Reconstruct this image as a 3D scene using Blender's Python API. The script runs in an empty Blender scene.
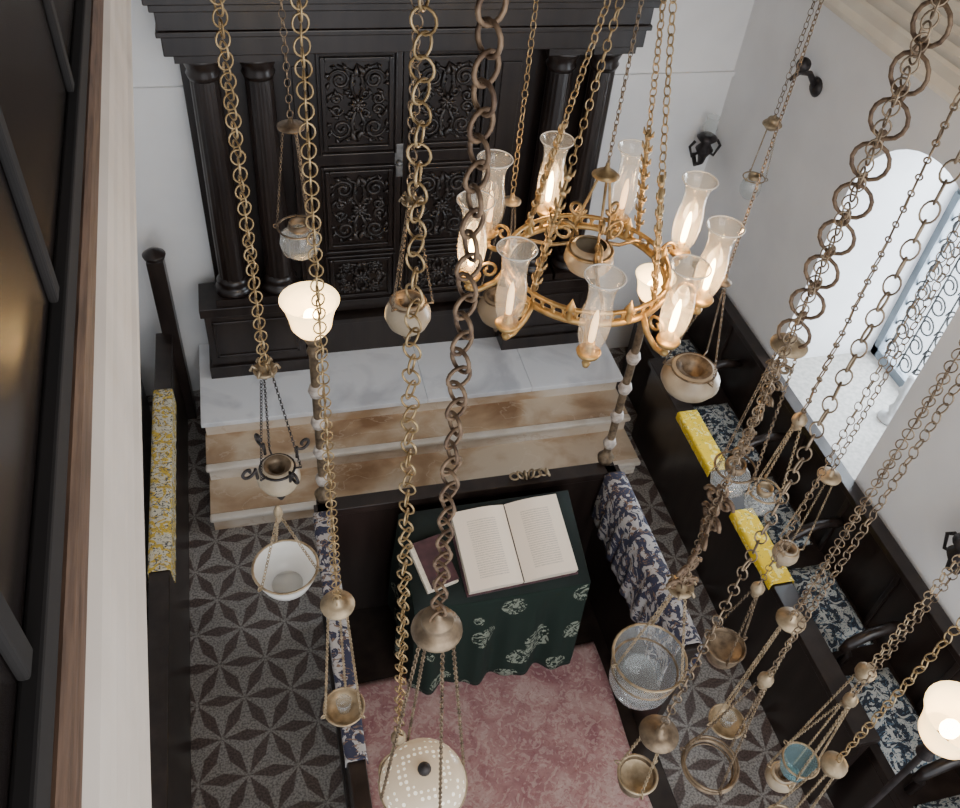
import bpy, math, random, bmesh
from mathutils import Vector, Matrix
random.seed(5)
pi=math.pi
C=bpy.context.scene.collection

# ---------------------------------------------------------------- mesh builder
class MB:
    def __init__(s): s.v=[]; s.f=[]; s.sm=[]
    def add(s,vs,fs,smooth=True,mat=None):
        o=len(s.v)
        if mat is not None: vs=[mat@Vector(p) for p in vs]
        s.v+= [tuple(p) for p in vs]
        s.f+= [tuple(i+o for i in q) for q in fs]
        s.sm+= [smooth]*len(fs)
        return s
    def box(s,x0,x1,y0,y1,z0,z1,mat=None):
        vs=[(x,y,z) for x in(x0,x1) for y in(y0,y1) for z in(z0,z1)]
        fs=[(0,1,3,2),(4,6,7,5),(0,4,5,1),(2,3,7,6),(0,2,6,4),(1,5,7,3)]
        return s.add(vs,fs,False,mat)
    def lathe(s,prof,cx=0,cy=0,cz=0,seg=20,mat=None,smooth=True,cap=True):
        vs=[];fs=[];n=len(prof)
        for r,z in prof:
            for i in range(seg):
                a=2*pi*i/seg; vs.append((cx+r*math.cos(a),cy+r*math.sin(a),cz+z))
        for j in range(n-1):
            for i in range(seg):
                k=(i+1)%seg; fs.append((j*seg+i,j*seg+k,(j+1)*seg+k,(j+1)*seg+i))
        if cap:
            if prof[0][0]>1e-4: fs.append(tuple(reversed(range(seg))))
            if prof[-1][0]>1e-4: fs.append(tuple((n-1)*seg+i for i in range(seg)))
        return s.add(vs,fs,smooth,mat)
    def torus(s,R,r,mat=None,seg=16,ms=6,sy=1.0):
        vs=[];fs=[]
        for i in range(seg):
            a=2*pi*i/seg
            for j in range(ms):
                b=2*pi*j/ms; q=R+r*math.cos(b)
                vs.append((q*math.cos(a),q*math.sin(a)*sy,r*math.sin(b)))
        for i in range(seg):
            for j in range(ms):
                i2=(i+1)%seg;j2=(j+1)%ms
                fs.append((i*ms+j,i2*ms+j,i2*ms+j2,i*ms+j2))
        return s.add(vs,fs,True,mat)
    def tube(s,pts,r,seg=6,mat=None):
        pts=[Vector(p) for p in pts];vs=[];fs=[];n=len(pts)
        ref=None
        for i,p in enumerate(pts):
            t=(pts[min(i+1,n-1)]-pts[max(i-1,0)])
            if t.length<1e-9: t=Vector((0,0,1))
            t.normalize()
            if ref is None:
                ref=Vector((1,0,0)) if abs(t.x)<.8 else Vector((0,1,0))
            a=(ref-t*ref.dot(t))
            if a.length<1e-4: a=t.orthogonal()
            a.normalize(); b=t.cross(a); ref=a
            rr=r[i] if isinstance(r,(list,tuple)) else r
            for j in range(seg):
                an=2*pi*j/seg; vs.append(p+a*rr*math.cos(an)+b*rr*math.sin(an))
        for i in range(n-1):
            for j in range(seg):
                k=(j+1)%seg; fs.append((i*seg+j,i*seg+k,(i+1)*seg+k,(i+1)*seg+j))
        fs.append(tuple(reversed(range(seg)))); fs.append(tuple((n-1)*seg+j for j in range(seg)))
        return s.add(vs,fs,True,mat)
    def sphere(s,r,cx,cy,cz,seg=12,sz=1.0):
        n=8
        prof=[(max(r*math.sin(pi*i/n),1e-5),-r*sz*math.cos(pi*i/n)) for i in range(n+1)]
        return s.lathe(prof,cx,cy,cz,seg,cap=False)
    def grid(s,fn,nu,nv,smooth=True):
        vs=[fn(i/nu,j/nv) for i in range(nu+1) for j in range(nv+1)]
        fs=[(i*(nv+1)+j,(i+1)*(nv+1)+j,(i+1)*(nv+1)+j+1,i*(nv+1)+j+1) for i in range(nu) for j in range(nv)]
        return s.add(vs,fs,smooth)
    def extrude_y(s,prof,y0,y1,mat=None):
        n=len(prof)
        vs=[(x,y0,z) for x,z in prof]+[(x,y1,z) for x,z in prof]
        fs=[(i,(i+1)%n,n+(i+1)%n,n+i) for i in range(n)]+[tuple(reversed(range(n))),tuple(range(n,2*n))]
        return s.add(vs,fs,False,mat)
    def extrude_x(s,prof,x0,x1,mat=None):
        n=len(prof)
        vs=[(x0,y,z) for y,z in prof]+[(x1,y,z) for y,z in prof]
        fs=[(i,(i+1)%n,n+(i+1)%n,n+i) for i in range(n)]+[tuple(reversed(range(n))),tuple(range(n,2*n))]
        return s.add(vs,fs,False,mat)

def mesh_obj(name,mb,mat,parent=None,bevel=0,solid=0):
    me=bpy.data.meshes.new(name); 
    me.from_pydata(mb.v,[],mb.f); me.polygons.foreach_set('use_smooth',mb.sm); 
    bm=bmesh.new(); bm.from_mesh(me); bmesh.ops.recalc_face_normals(bm,faces=bm.faces); bm.to_mesh(me); bm.free()
    me.materials.append(mat)
    o=bpy.data.objects.new(name,me); C.objects.link(o)
    if parent is not None:
        loc=Vector(parent['_w']); me.transform(Matrix.Translation(-loc)); o.parent=parent; o['_w']=tuple(loc)
    if bevel:
        b=o.modifiers.new('bev','BEVEL'); b.width=bevel; b.segments=2; b.limit_method='ANGLE'
    if solid:
        b=o.modifiers.new('sol','SOLIDIFY'); b.thickness=solid; b.offset=0
    return o
def thing(o,label,cat,group=None,kind=None):
    o['label']=label; o['category']=cat
    if group: o['group']=group
    if kind: o['kind']=kind
    return o
def root(name,x,y,z,label,cat,group=None):
    e=bpy.data.objects.new(name,None); e.empty_display_size=.05; e.location=(x,y,z); C.objects.link(e); e['_w']=(x,y,z)
    return thing(e,label,cat,group)
def solo(name,mb,mat,label,cat,group=None,bevel=0,solid=0,origin=None):
    o=mesh_obj(name,mb,mat,None,bevel,solid)
    if origin is None:
        xs=[v[0] for v in mb.v];ys=[v[1] for v in mb.v];zs=[v[2] for v in mb.v]
        origin=((min(xs)+max(xs))/2,(min(ys)+max(ys))/2,min(zs))
    o.data.transform(Matrix.Translation(-Vector(origin))); o.location=origin; o['_w']=tuple(origin)
    return thing(o,label,cat,group)
def struct(name,mb,mat,bevel=0):
    o=mesh_obj(name,mb,mat,None,bevel); o['kind']='structure'; return o

# ---------------------------------------------------------------- materials
def nm(name):
    m=bpy.data.materials.new(name); m.use_nodes=True; nt=m.node_tree
    return m,nt,nt.nodes['Principled BSDF']
def N(nt,t,**k):
    n=nt.nodes.new(t)
    for a,b in k.items(): setattr(n,a,b)
    return n
def mth(nt,op,a,b=None,c=None):
    n=nt.nodes.new('ShaderNodeMath'); n.operation=op
    for i,x in enumerate((a,b,c)):
        if x is None: continue
        if hasattr(x,'links'): nt.links.new(x,n.inputs[i])
        else: n.inputs[i].default_value=x
    return n.outputs[0]
def mix(nt,fac,a,b):
    n=nt.nodes.new('ShaderNodeMixRGB')
    for i,x in enumerate((fac,a,b)):
        if hasattr(x,'links'): nt.links.new(x,n.inputs[i])
        elif i==0: n.inputs[0].default_value=x
        else: n.inputs[i].default_value=(*x,1)
    return n.outputs[0]
def noise(nt,scale,detail=4,dist=0,sx=(1,1,1)):
    tc=N(nt,'ShaderNodeTexCoord'); mp=N(nt,'ShaderNodeMapping'); mp.inputs['Scale'].default_value=sx
    nt.links.new(tc.outputs['Object'],mp.inputs[0])
    n=N(nt,'ShaderNodeTexNoise'); n.inputs['Scale'].default_value=scale; n.inputs['Detail'].default_value=detail; n.inputs['Distortion'].default_value=dist
    nt.links.new(mp.outputs[0],n.inputs['Vector']); return n.outputs['Fac']
def ramp(nt,fac,stops):
    r=N(nt,'ShaderNodeValToRGB'); e=r.color_ramp.elements
    while len(e)<len(stops): e.new(.5)
    for i,(p,c) in enumerate(stops): e[i].position=p; e[i].color=(*c,1)
    nt.links.new(fac,r.inputs[0]); return r.outputs[0]
def bump(nt,b,h,s=.3,d=.01):
    n=N(nt,'ShaderNodeBump'); n.inputs['Strength'].default_value=s; n.inputs['Distance'].default_value=d
    nt.links.new(h,n.inputs['Height']); nt.links.new(n.outputs[0],b.inputs['Normal'])
def simple(name,c1,c2,rough=.5,metal=0,scale=8,sx=(1,1,1),bs=.1,lo=.35,hi=.65,dist=0):
    m,nt,b=nm(name); n=noise(nt,scale,5,dist,sx)
    nt.links.new(ramp(nt,n,[(lo,c1),(hi,c2)]),b.inputs['Base Color'])
    b.inputs['Roughness'].default_value=rough; b.inputs['Metallic'].default_value=metal
    if bs: bump(nt,b,n,bs,.005)
    return m
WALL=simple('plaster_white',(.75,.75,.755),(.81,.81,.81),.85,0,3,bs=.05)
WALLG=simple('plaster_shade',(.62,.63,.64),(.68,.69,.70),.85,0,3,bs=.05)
CREAM=simple('cream_paint',(.60,.53,.46),(.70,.63,.56),.6,0,5,bs=.03)
WOOD=simple('ebony_wood',(.010,.006,.005),(.024,.016,.013),.30,0,12,(1,1,.15),.08)
WOODP=simple('polished_dark_panel',(.008,.006,.006),(.016,.012,.011),.27,0,8,(1,.3,1),.03)
WOODF=simple('matt_dark_frame',(.006,.005,.005),(.012,.009,.008),.95,0,8,(1,.3,1),.03)
WOODC=simple('carved_dark_wood',(.013,.010,.009),(.038,.028,.023),.34,0,14,bs=.2)
BROWN=simple('brown_timber',(.06,.032,.020),(.13,.075,.048),.6,0,20,(6,.5,6),.3)
MARB=simple('white_marble',(.58,.60,.64),(.83,.85,.88),.2,0,2.2,(1,1,1),0,.34,.52,.8)
SILL=simple('pale_sill_stone',(.38,.365,.33),(.54,.51,.47),.5,0,40,bs=.1)
def veined(name,stops,scale,sx,vein,vf=.25):
    m,nt,b=nm(name); n=noise(nt,scale,7,.35,sx); n2=noise(nt,scale*1.4,5,.4,sx)
    v=mth(nt,'LESS_THAN',mth(nt,'ABSOLUTE',mth(nt,'SUBTRACT',n2,.5)),.008)
    nt.links.new(mix(nt,mth(nt,'MULTIPLY',v,vf),ramp(nt,n,stops),vein),b.inputs['Base Color']); b.inputs['Roughness'].default_value=.28
    return m
TAN=veined('tan_marble',[(.34,(.26,.15,.08)),(.47,(.45,.31,.19)),(.60,(.62,.51,.38))],3.2,(.7,1,1),(.75,.65,.52))
PALE=veined('cream_marble',[(.32,(.44,.30,.18)),(.45,(.64,.53,.41)),(.62,(.77,.70,.61))],3.0,(.6,1,1),(.45,.28,.15))
EDGE=simple('pale_step_nosing',(.62,.55,.46),(.77,.71,.63),.3,0,5,(1,1,1),0)
BRASS=simple('aged_brass',(.20,.13,.055),(.43,.31,.16),.44,.72,30,bs=.15)
BRASSP=simple('worn_brass',(.21,.155,.09),(.46,.36,.235),.5,.6,25,bs=.15)
GOLD=simple('antique_gold_brass',(.33,.20,.065),(.58,.38,.15),.42,.75,30,bs=.25)
DBRASS=simple('tarnished_brass',(.10,.07,.045),(.27,.20,.13),.5,.65,30,bs=.2)
RUST=simple('rusted_iron',(.07,.04,.024),(.19,.125,.075),.6,.4,60,bs=.3)
IRON=simple('dark_iron',(.02,.018,.018),(.06,.05,.05),.5,.6,30,bs=.1)
STONE=simple('grey_bead',(.26,.22,.19),(.48,.43,.38),.4,0,40,bs=.05)
PAPER,nt,b=nm('printed_page')
tc=N(nt,'ShaderNodeTexCoord'); sp=N(nt,'ShaderNodeSeparateXYZ'); nt.links.new(tc.outputs['UV'],sp.inputs[0])
u,v=sp.outputs[0],sp.outputs[1]
lines=mth(nt,'GREATER_THAN',mth(nt,'FRACT',mth(nt,'MULTIPLY',v,34)),.5)
def band(x,a,b_): return mth(nt,'MULTIPLY',mth(nt,'GREATER_THAN',x,a),mth(nt,'LESS_THAN',x,b_))
col=band(mth(nt,'ABSOLUTE',mth(nt,'SUBTRACT',u,.5)),-.1,.27)
blk=mth(nt,'MULTIPLY',mth(nt,'MULTIPLY',lines,col),band(v,.12,.86))
nz=N(nt,'ShaderNodeTexNoise'); nz.inputs['Scale'].default_value=90; nt.links.new(tc.outputs['UV'],nz.inputs[0])
blk=mth(nt,'MULTIPLY',blk,mth(nt,'GREATER_THAN',nz.outputs['Fac'],.45))
nt.links.new(mix(nt,mth(nt,'MULTIPLY',blk,.5),(.82,.69,.55),(.25,.2,.16)),b.inputs['Base Color']); b.inputs['Roughness'].default_value=.8

def petals_mat():
    m,nt,b=nm('star_tile_floor'); tc=N(nt,'ShaderNodeTexCoord'); sp=N(nt,'ShaderNodeSeparateXYZ'); nt.links.new(tc.outputs['Object'],sp.inputs[0])
    x,y=sp.outputs[0],sp.outputs[1]; p=.25; h=p*math.sqrt(3)/2; tot=None
    for th in (0,pi/3,2*pi/3):
        c,s=math.cos(th),math.sin(th)
        a=mth(nt,'ADD',mth(nt,'MULTIPLY',x,c),mth(nt,'MULTIPLY',y,s))
        q=mth(nt,'ADD',mth(nt,'MULTIPLY',x,-s),mth(nt,'MULTIPLY',y,c))
        k=mth(nt,'ROUND',mth(nt,'DIVIDE',q,h))
        bp=mth(nt,'ABSOLUTE',mth(nt,'SUBTRACT',q,mth(nt,'MULTIPLY',k,h)))
        d=mth(nt,'SUBTRACT',mth(nt,'SUBTRACT',mth(nt,'DIVIDE',a,p),mth(nt,'MULTIPLY',k,.5)),.5)
        dd=mth(nt,'ABSOLUTE',mth(nt,'SUBTRACT',d,mth(nt,'ROUND',d)))
        val=mth(nt,'ADD',mth(nt,'DIVIDE',dd,.47),mth(nt,'DIVIDE',bp,.135*p))
        r=mth(nt,'MULTIPLY_ADD',val,-6.0,6.4); r.node.use_clamp=True
        tot=r if tot is None else mth(nt,'MAXIMUM',tot,r)
    n=noise(nt,90,3); n3=noise(nt,2.5,3)
    terr=ramp(nt,n,[(.38,(.15,.138,.125)),(.58,(.36,.335,.31))])
    dk=ramp(nt,n,[(.4,(.052,.034,.030)),(.6,(.115,.078,.068))])
    c=mix(nt,mth(nt,'MULTIPLY',tot,.92),terr,dk)
    wear=ramp(nt,n3,[(.3,(.75,.75,.75)),(.7,(1,1,1))])
    mm=N(nt,'ShaderNodeMixRGB'); mm.blend_type='MULTIPLY'; mm.inputs[0].default_value=1
    nt.links.new(c,mm.inputs[1]); nt.links.new(wear,mm.inputs[2])
    nt.links.new(mm.outputs[0],b.inputs['Base Color']); b.inputs['Roughness'].default_value=.35
    return m
FLOOR=petals_mat()
def floral(name,base,c1,c2,scale,t1=.55,t2=.62):
    m,nt,b=nm(name); n=noise(nt,scale,3,1.5); n2=noise(nt,scale*1.7,2,2.5,(1,1.3,.8))
    a=mth(nt,'GREATER_THAN',n,t1); c=mth(nt,'GREATER_THAN',n2,t2)
    nt.links.new(mix(nt,c,mix(nt,a,base,c1),c2),b.inputs['Base Color']); b.inputs['Roughness'].default_value=.85
    return m
BLUEF=floral('blue_floral_fabric',(.018,.025,.04),(.46,.48,.46),(.07,.12,.17),19,.49,.58)
DRAPE=floral('navy_cream_drape',(.36,.34,.33),(.025,.027,.055),(.16,.10,.07),13,.48,.60)
YELF=floral('yellow_patterned_fabric',(.85,.58,.02),(.95,.80,.25),(.25,.22,.10),20,.57,.66)
YELW=floral('yellow_white_floral_fabric',(.56,.52,.40),(.55,.38,.05),(.09,.09,.09),18,.50,.57)
RUG,nt,b=nm('pink_worn_rug')
n=noise(nt,6,7,.8); n2=noise(nt,15,4,2.5); n3=noise(nt,60,2); n4=noise(nt,22,2,3)
base=ramp(nt,n,[(.32,(.26,.11,.12)),(.5,(.37,.20,.19)),(.68,(.46,.31,.28))])
c1=mix(nt,mth(nt,'MULTIPLY',mth(nt,'GREATER_THAN',n2,.54),.5),base,(.52,.39,.34))
c2=mix(nt,mth(nt,'MULTIPLY',mth(nt,'GREATER_THAN',n4,.60),.45),c1,(.26,.08,.09))
nt.links.new(mix(nt,mth(nt,'MULTIPLY',mth(nt,'GREATER_THAN',n3,.5),.15),c2,(.22,.11,.11)),b.inputs['Base Color']); b.inputs['Roughness'].default_value=.9
GREEN,nt,b=nm('green_velvet_embroidered')
tc=N(nt,'ShaderNodeTexCoord'); vo=N(nt,'ShaderNodeTexVoronoi'); vo.inputs['Scale'].default_value=5.2; vo.inputs['Randomness'].default_value=.8; nt.links.new(tc.outputs['Object'],vo.inputs['Vector'])
n=noise(nt,26,2,2.5)
a=mth(nt,'MULTIPLY',mth(nt,'GREATER_THAN',n,.51),mth(nt,'LESS_THAN',vo.outputs['Distance'],.38))
nt.links.new(mix(nt,a,(.0015,.011,.006),(.20,.22,.17)),b.inputs['Base Color']); b.inputs['Roughness'].default_value=.9
VELV=simple('dark_green_velvet_top',(.002,.006,.004),(.004,.010,.007),.9,0,10)
COVER=simple('maroon_book_cover',(.030,.010,.014),(.07,.026,.032),.5,0,20)
PEDGE=simple('page_edges',(.62,.54,.42),(.78,.70,.57),.8,0,60,(1,1,10))
CERAM=simple('dusty_opaline',(.25,.195,.13),(.42,.345,.245),.35,0,8,bs=0)

def glass(name,tint,haze,hcol=(.9,.93,.95),emit=0,ecol=(1,.8,.5),tlf=.5):
    m,nt,b=nm(name); out=nt.nodes['Material Output']; nt.nodes.remove(b)
    tr=N(nt,'ShaderNodeBsdfTransparent'); tr.inputs[0].default_value=(*tint,1)
    di=N(nt,'ShaderNodeBsdfDiffuse'); di.inputs[0].default_value=(*hcol,1)
    tl=N(nt,'ShaderNodeBsdfTranslucent'); tl.inputs[0].default_value=(*hcol,1)
    m0=N(nt,'ShaderNodeMixShader'); m0.inputs[0].default_value=tlf; nt.links.new(di.outputs[0],m0.inputs[1]); nt.links.new(tl.outputs[0],m0.inputs[2])
    last=m0.outputs[0]
    if emit:
        em=N(nt,'ShaderNodeEmission'); em.inputs[0].default_value=(*ecol,1); em.inputs[1].default_value=emit
        ad=N(nt,'ShaderNodeAddShader'); nt.links.new(last,ad.inputs[0]); nt.links.new(em.outputs[0],ad.inputs[1]); last=ad.outputs[0]
    m1=N(nt,'ShaderNodeMixShader'); m1.inputs[0].default_value=haze; nt.links.new(tr.outputs[0],m1.inputs[1]); nt.links.new(last,m1.inputs[2])
    gl=N(nt,'ShaderNodeBsdfGlossy'); gl.inputs['Roughness'].default_value=.08
    lw=N(nt,'ShaderNodeLayerWeight'); lw.inputs[0].default_value=.5
    fac=mth(nt,'ADD',.04,mth(nt,'MULTIPLY',mth(nt,'POWER',lw.outputs['Facing'],4),.5))
    m2=N(nt,'ShaderNodeMixShader'); nt.links.new(fac,m2.inputs[0]); nt.links.new(m1.outputs[0],m2.inputs[1]); nt.links.new(gl.outputs[0],m2.inputs[2])
    nt.links.new(m2.outputs[0],out.inputs[0]); return m
CLEAR=glass('clear_glass',(.90,.92,.91),.16)
HURR=glass('etched_clear_glass',(.97,.96,.94),.13,(.95,.94,.90))
HURL=glass('etched_glass_around_lit_bulb',(.98,.96,.92),.13,(.95,.90,.80))
MILK=glass('milk_glass',(.9,.9,.9),.96,(.88,.87,.83),0,(1,1,1),.3)
TEAL=glass('pale_blue_glass',(.65,.82,.85),.28,(.38,.56,.60))
AMBER=glass('smoky_brown_glass',(.55,.45,.35),.75,(.40,.32,.22))
LITM=glass('lit_milk_glass',(1,.95,.85),.9,(.9,.83,.68),2.6,(1,.72,.36))
WGLASS=glass('window_pane_glass',(.98,.99,1),.04)
def emi(name,c,s):
    m,nt,b=nm(name); b.inputs['Emission Color'].default_value=(*c,1); b.inputs['Emission Strength'].default_value=s; b.inputs['Base Color'].default_value=(*c,1); return m
BULB=emi('lit_bulb',(1,.62,.24),45); DIMB=emi('dim_bulb',(1,.66,.34),2.5)
DOMEM,nt,b=nm('perforated_opaline_dome')
tc=N(nt,'ShaderNodeTexCoord'); vo=N(nt,'ShaderNodeTexVoronoi'); vo.inputs['Scale'].default_value=66; vo.inputs['Randomness'].default_value=.1; nt.links.new(tc.outputs['Object'],vo.inputs['Vector'])
dots=mth(nt,'LESS_THAN',vo.outputs['Distance'],.30)
nt.links.new(mix(nt,dots,(.56,.47,.35),(.95,.90,.78)),b.inputs['Base Color']); b.inputs['Roughness'].default_value=.3
nt.links.new(mix(nt,dots,(.32,.22,.13),(1,.85,.60)),b.inputs['Emission Color']); b.inputs['Emission Strength'].default_value=.6

# ---------------------------------------------------------------- room shell
XL,XR,YB,ZC=-1.3,3.03,4.85,6.0
struct('floor',MB().box(XL-.1,XR+.1,-1.6,YB+.1,-.1,0),FLOOR)
struct('wall_back',MB().box(XL-.1,XR+.9,YB,YB+.15,0,ZC),WALL)
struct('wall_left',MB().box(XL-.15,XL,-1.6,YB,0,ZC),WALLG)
struct('ceiling',MB().box(XL-.15,XR+.9,-1.6,YB+.15,ZC,ZC+.1),BROWN)
yc,rw,zs,zsill,XO=2.95,.49,2.26,1.08,3.78
arc=[(yc+rw*math.cos(a),zs+rw*math.sin(a)) for a in [pi*i/20 for i in range(21)]]
mb=MB()
mb.box(XR,XO+.05,-1.6,yc-rw,0,ZC); mb.box(XR,XO+.05,yc+rw,YB,0,ZC); mb.box(XR,XO+.05,yc-rw,yc+rw,0,zsill-.03)
vs=[];fs=[]
for xx in (XR,XO+.05):
    for (y,z) in arc: vs.append((xx,y,z))
    for (y,z) in arc: vs.append((xx,y,ZC))
n=21
for k in range(2):
    o=k*42
    for i in range(n-1): fs.append((o+i,o+i+1,o+n+i+1,o+n+i))
for i in range(n-1): fs.append((i,i+1,42+i+1,42+i))
mb.add(vs,fs,False)
struct('wall_right',mb,WALL)
struct('trim_1',MB().box(XR-.02,XO,yc-rw,yc+rw,zsill-.03,zsill),SILL)
g=MB()
g.box(XO-.05,XO,yc-rw,yc-rw+.05,zsill,zs); g.box(XO-.05,XO,yc+rw-.05,yc+rw,zsill,zs); g.box(XO-.05,XO,yc-rw,yc+rw,zsill,zsill+.06); g.box(XO-.04,XO,yc-.02,yc+.02,zsill,zs+rw)
g.box(XO-.04,XO,yc-rw,yc+rw,zs-.02,zs+.03)
g.tube([(XO-.02,yc+(rw-.02)*math.cos(a),zs+(rw-.02)*math.sin(a)) for a in [pi*i/16 for i in range(17)]],.028)
win=mesh_obj('window_1',g,simple('grey_blue_frame',(.14,.17,.20),(.20,.24,.28),.5)); win['kind']='structure'; win['_w']=(0,0,0)
gr=MB()
for i in range(8):
    z=zsill+.12+i*.15
    for s in(-1,1):
        for k in range(3):
            cy=yc+s*(.08+.145*k)
            pts=[(XO-.02,cy+.068*math.cos(a)*(1-a/16),z+.068*math.sin(a)*(1-a/16)) for a in [j*.5 for j in range(20)]]
            gr.tube(pts,.006,5)
for k in range(7):
    y=yc-.4+k*.133
    gr.tube([(XO-.02,y,zsill),(XO-.02,y,zs+.25)],.006,5)
mesh_obj('window_grille',gr,simple('grille_iron',(.03,.03,.03),(.07,.07,.07),.6),win)
mesh_obj('window_pane',MB().box(XO+.0,XO+.006,yc-rw,yc+rw,zsill,zs+rw*.7),WGLASS,win)
# stepped cream string course, receding upward to the wall
pr=[(XR,3.10),(XR-.22,3.10),(XR-.29,3.16),(XR-.29,3.20)]
xx=XR-.29; zz=3.20
for (dx,dz) in ((.030,.030),(.0,.02),(.012,-.014),(.028,.03),(.0,.03),(.012,-.014),(.028,.03),(.0,.03),(.012,-.014),(.03,.04),(.0,.03),(.012,-.014),(.03,.05),(.0,.03),(.012,-.014),(.03,.06),(.0,.05)):
    xx+=dx; zz+=dz; pr.append((xx,zz))
pr.append((XR,zz+.05))
struct('trim_2',MB().extrude_y(pr,-1.6,YB),simple('cornice_cream',(.66,.59,.48),(.76,.70,.58),.6,0,5,bs=.03))
struct('trim_3',MB().box(XL,XR,YB-.02,YB,2.29,2.32),WALL)
struct('baseboard_right',MB().box(XR-.02,XR,-1.6,YB,0,.12),WOOD)

# ---------------------------------------------------------------- gallery parapet
GM=Matrix.Translation((-.134,0,0))@Matrix.Rotation(math.radians(2.6),4,'Z')
gal=root('gallery_parapet',-.3,0,3.8,'black panelled gallery front above a cream moulded cornice','balcony')
pr=[(0,3.8),(.003,3.812),(.002,3.824),(-.003,3.832),(-.003,3.868),(-.005,3.874),(-.005,3.880),(-.003,3.887),(-.004,3.915),(-.007,3.922),(-.007,3.930),(-.005,3.938),(-.006,3.962),(-.02,3.98),(-.85,3.98),(-.85,3.8)]
mesh_obj('cornice',MB().extrude_y(pr,-1.4,4.76,GM),CREAM,gal)
mesh_obj('timber_ledge',MB().extrude_y([(-.02,3.98),(-.012,3.985),(-.013,4.015),(-.018,4.025),(-.08,4.025),(-.08,3.98)],-1.4,4.76,GM),BROWN,gal)
mesh_obj('panelling',MB().box(-.08,-.035,-1.4,4.76,4.025,5.0,GM),WOODP,gal)
mb=MB().box(-.09,-.01,-1.4,4.76,5.0,5.05,GM).box(-.035,-.02,-1.4,4.76,4.025,4.06,GM).box(-.035,-.02,-1.4,4.76,4.9,5.0,GM)
for y in (-.9,-.45,-.02,.33,.72,1.15,1.6,2.1,2.6,3.1,3.6,4.1,4.6):
    mb.box(-.035,-.026,y-.012,y+.012,4.06,4.9,GM)
mesh_obj('frame',mb,WOODF,gal,.003)

# ---------------------------------------------------------------- platform steps
YS=YB-.01
st=root('altar_steps',.93,3.9,0,'cream and tan marble steps with a white slab platform top','steps')
mesh_obj('lower_step',MB().box(-.50,2.36,3.55,YS,0,.12),PALE,st)
mesh_obj('tread',MB().box(-.51,2.37,3.565,3.86,.12,.15),TAN,st,.003)
mesh_obj('nosing',MB().box(-.515,2.375,3.515,3.565,.115,.153),EDGE,st,.012)
mesh_obj('middle_step',MB().box(-.50,2.36,3.84,YS,.15,.27),PALE,st)
mesh_obj('tread',MB().box(-.51,2.37,3.85,4.12,.27,.30),TAN,st,.003)
mesh_obj('nosing',MB().box(-.515,2.375,3.80,3.85,.265,.303),EDGE,st,.012)
mesh_obj('upper_step',MB().box(-.50,2.36,4.10,YS,.30,.42),PALE,st)
sx=[-.52,.22,.96,1.70,2.38]
for i in range(4):
    mesh_obj('platform_slab',MB().box(sx[i]+.001,sx[i+1]-.001,4.06,YS,.412,.45),MARB,st,.004)

# ---------------------------------------------------------------- ark
ark=root('torah_ark',.88,4.6,.45,'tall black carved wooden ark cabinet with fluted columns','cabinet')
x0,x1=-.38,2.18
mesh_obj('body',MB().box(x0+.05,x1-.05,4.72,4.83,.45,2.74),WOOD,ark,.004)
def pedestal(xa,xb):
    m=MB().box(xa,xb,4.47,4.74,.45,.55).box(xa+.02,xb-.02,4.49,4.74,.55,.98).box(xa,xb,4.46,4.74,.98,1.05)
    m.box(xa+.06,xb-.06,4.48,4.49,.62,.64).box(xa+.06,xb-.06,4.48,4.49,.9,.92).box(xa+.06,xa+.08,4.48,4.49,.62,.92).box(xb-.08,xb-.06,4.48,4.49,.62,.92)
    return m
mesh_obj('pedestal',pedestal(x0-.06,.22),WOOD,ark,.004); mesh_obj('pedestal',pedestal(1.58,x1+.02),WOOD,ark,.004)
mesh_obj('plinth',MB().box(.22,1.58,4.62,4.74,.45,.72).box(.22,1.58,4.6,4.74,.72,.76),WOOD,ark,.004)
for cx in (-.21,.07,1.76,2.02):
    m=MB(); cy=4.6
    m.box(cx-.12,cx+.12,cy-.12,cy+.12,1.05,1.1)
    m.lathe([(.115,0),(.12,.02),(.105,.04),(.09,.055),(.105,.075),(.09,.095),(.082,.11)],cx,cy,1.1)
    prof=[(.084,1.2),(.084,1.5),(.078,2.0),(.074,2.50)]
    vs=[];fs=[];seg=64
    for r,z in prof:
        for i in range(seg):
            a=2*pi*i/seg; rr=r*(1-.055*abs(math.sin(a*8))) ; vs.append((cx+rr*math.cos(a),cy+rr*math.sin(a),z))
    for j in range(3):
        for i in range(seg): fs.append((j*seg+i,j*seg+(i+1)%seg,(j+1)*seg+(i+1)%seg,(j+1)*seg+i))
    m.add(vs,fs)
    m.lathe([(.078,2.48),(.09,2.51),(.08,2.53),(.10,2.58),(.12,2.61)],cx,cy,0)
    m.box(cx-.125,cx+.125,cy-.125,cy+.125,2.61,2.65)
    mesh_obj('column',m,WOOD,ark)
m=MB()
for (ox,dy,za) in [(.0,.26,(2.65,2.75)),(.02,.28,(2.75,2.78)),(.01,.27,(2.78,2.88)),(.03,.30,(2.88,2.92)),(.05,.32,(2.92,3.0))]:
    m.box(x0-ox,x1+ox,4.72-dy,4.84,za[0],za[1])
mesh_obj('cornice',m,WOOD,ark,.006)
mesh_obj('plaque',MB().box(.64,1.10,4.4,4.5,3.0,3.15),CREAM,ark,.004)
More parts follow.
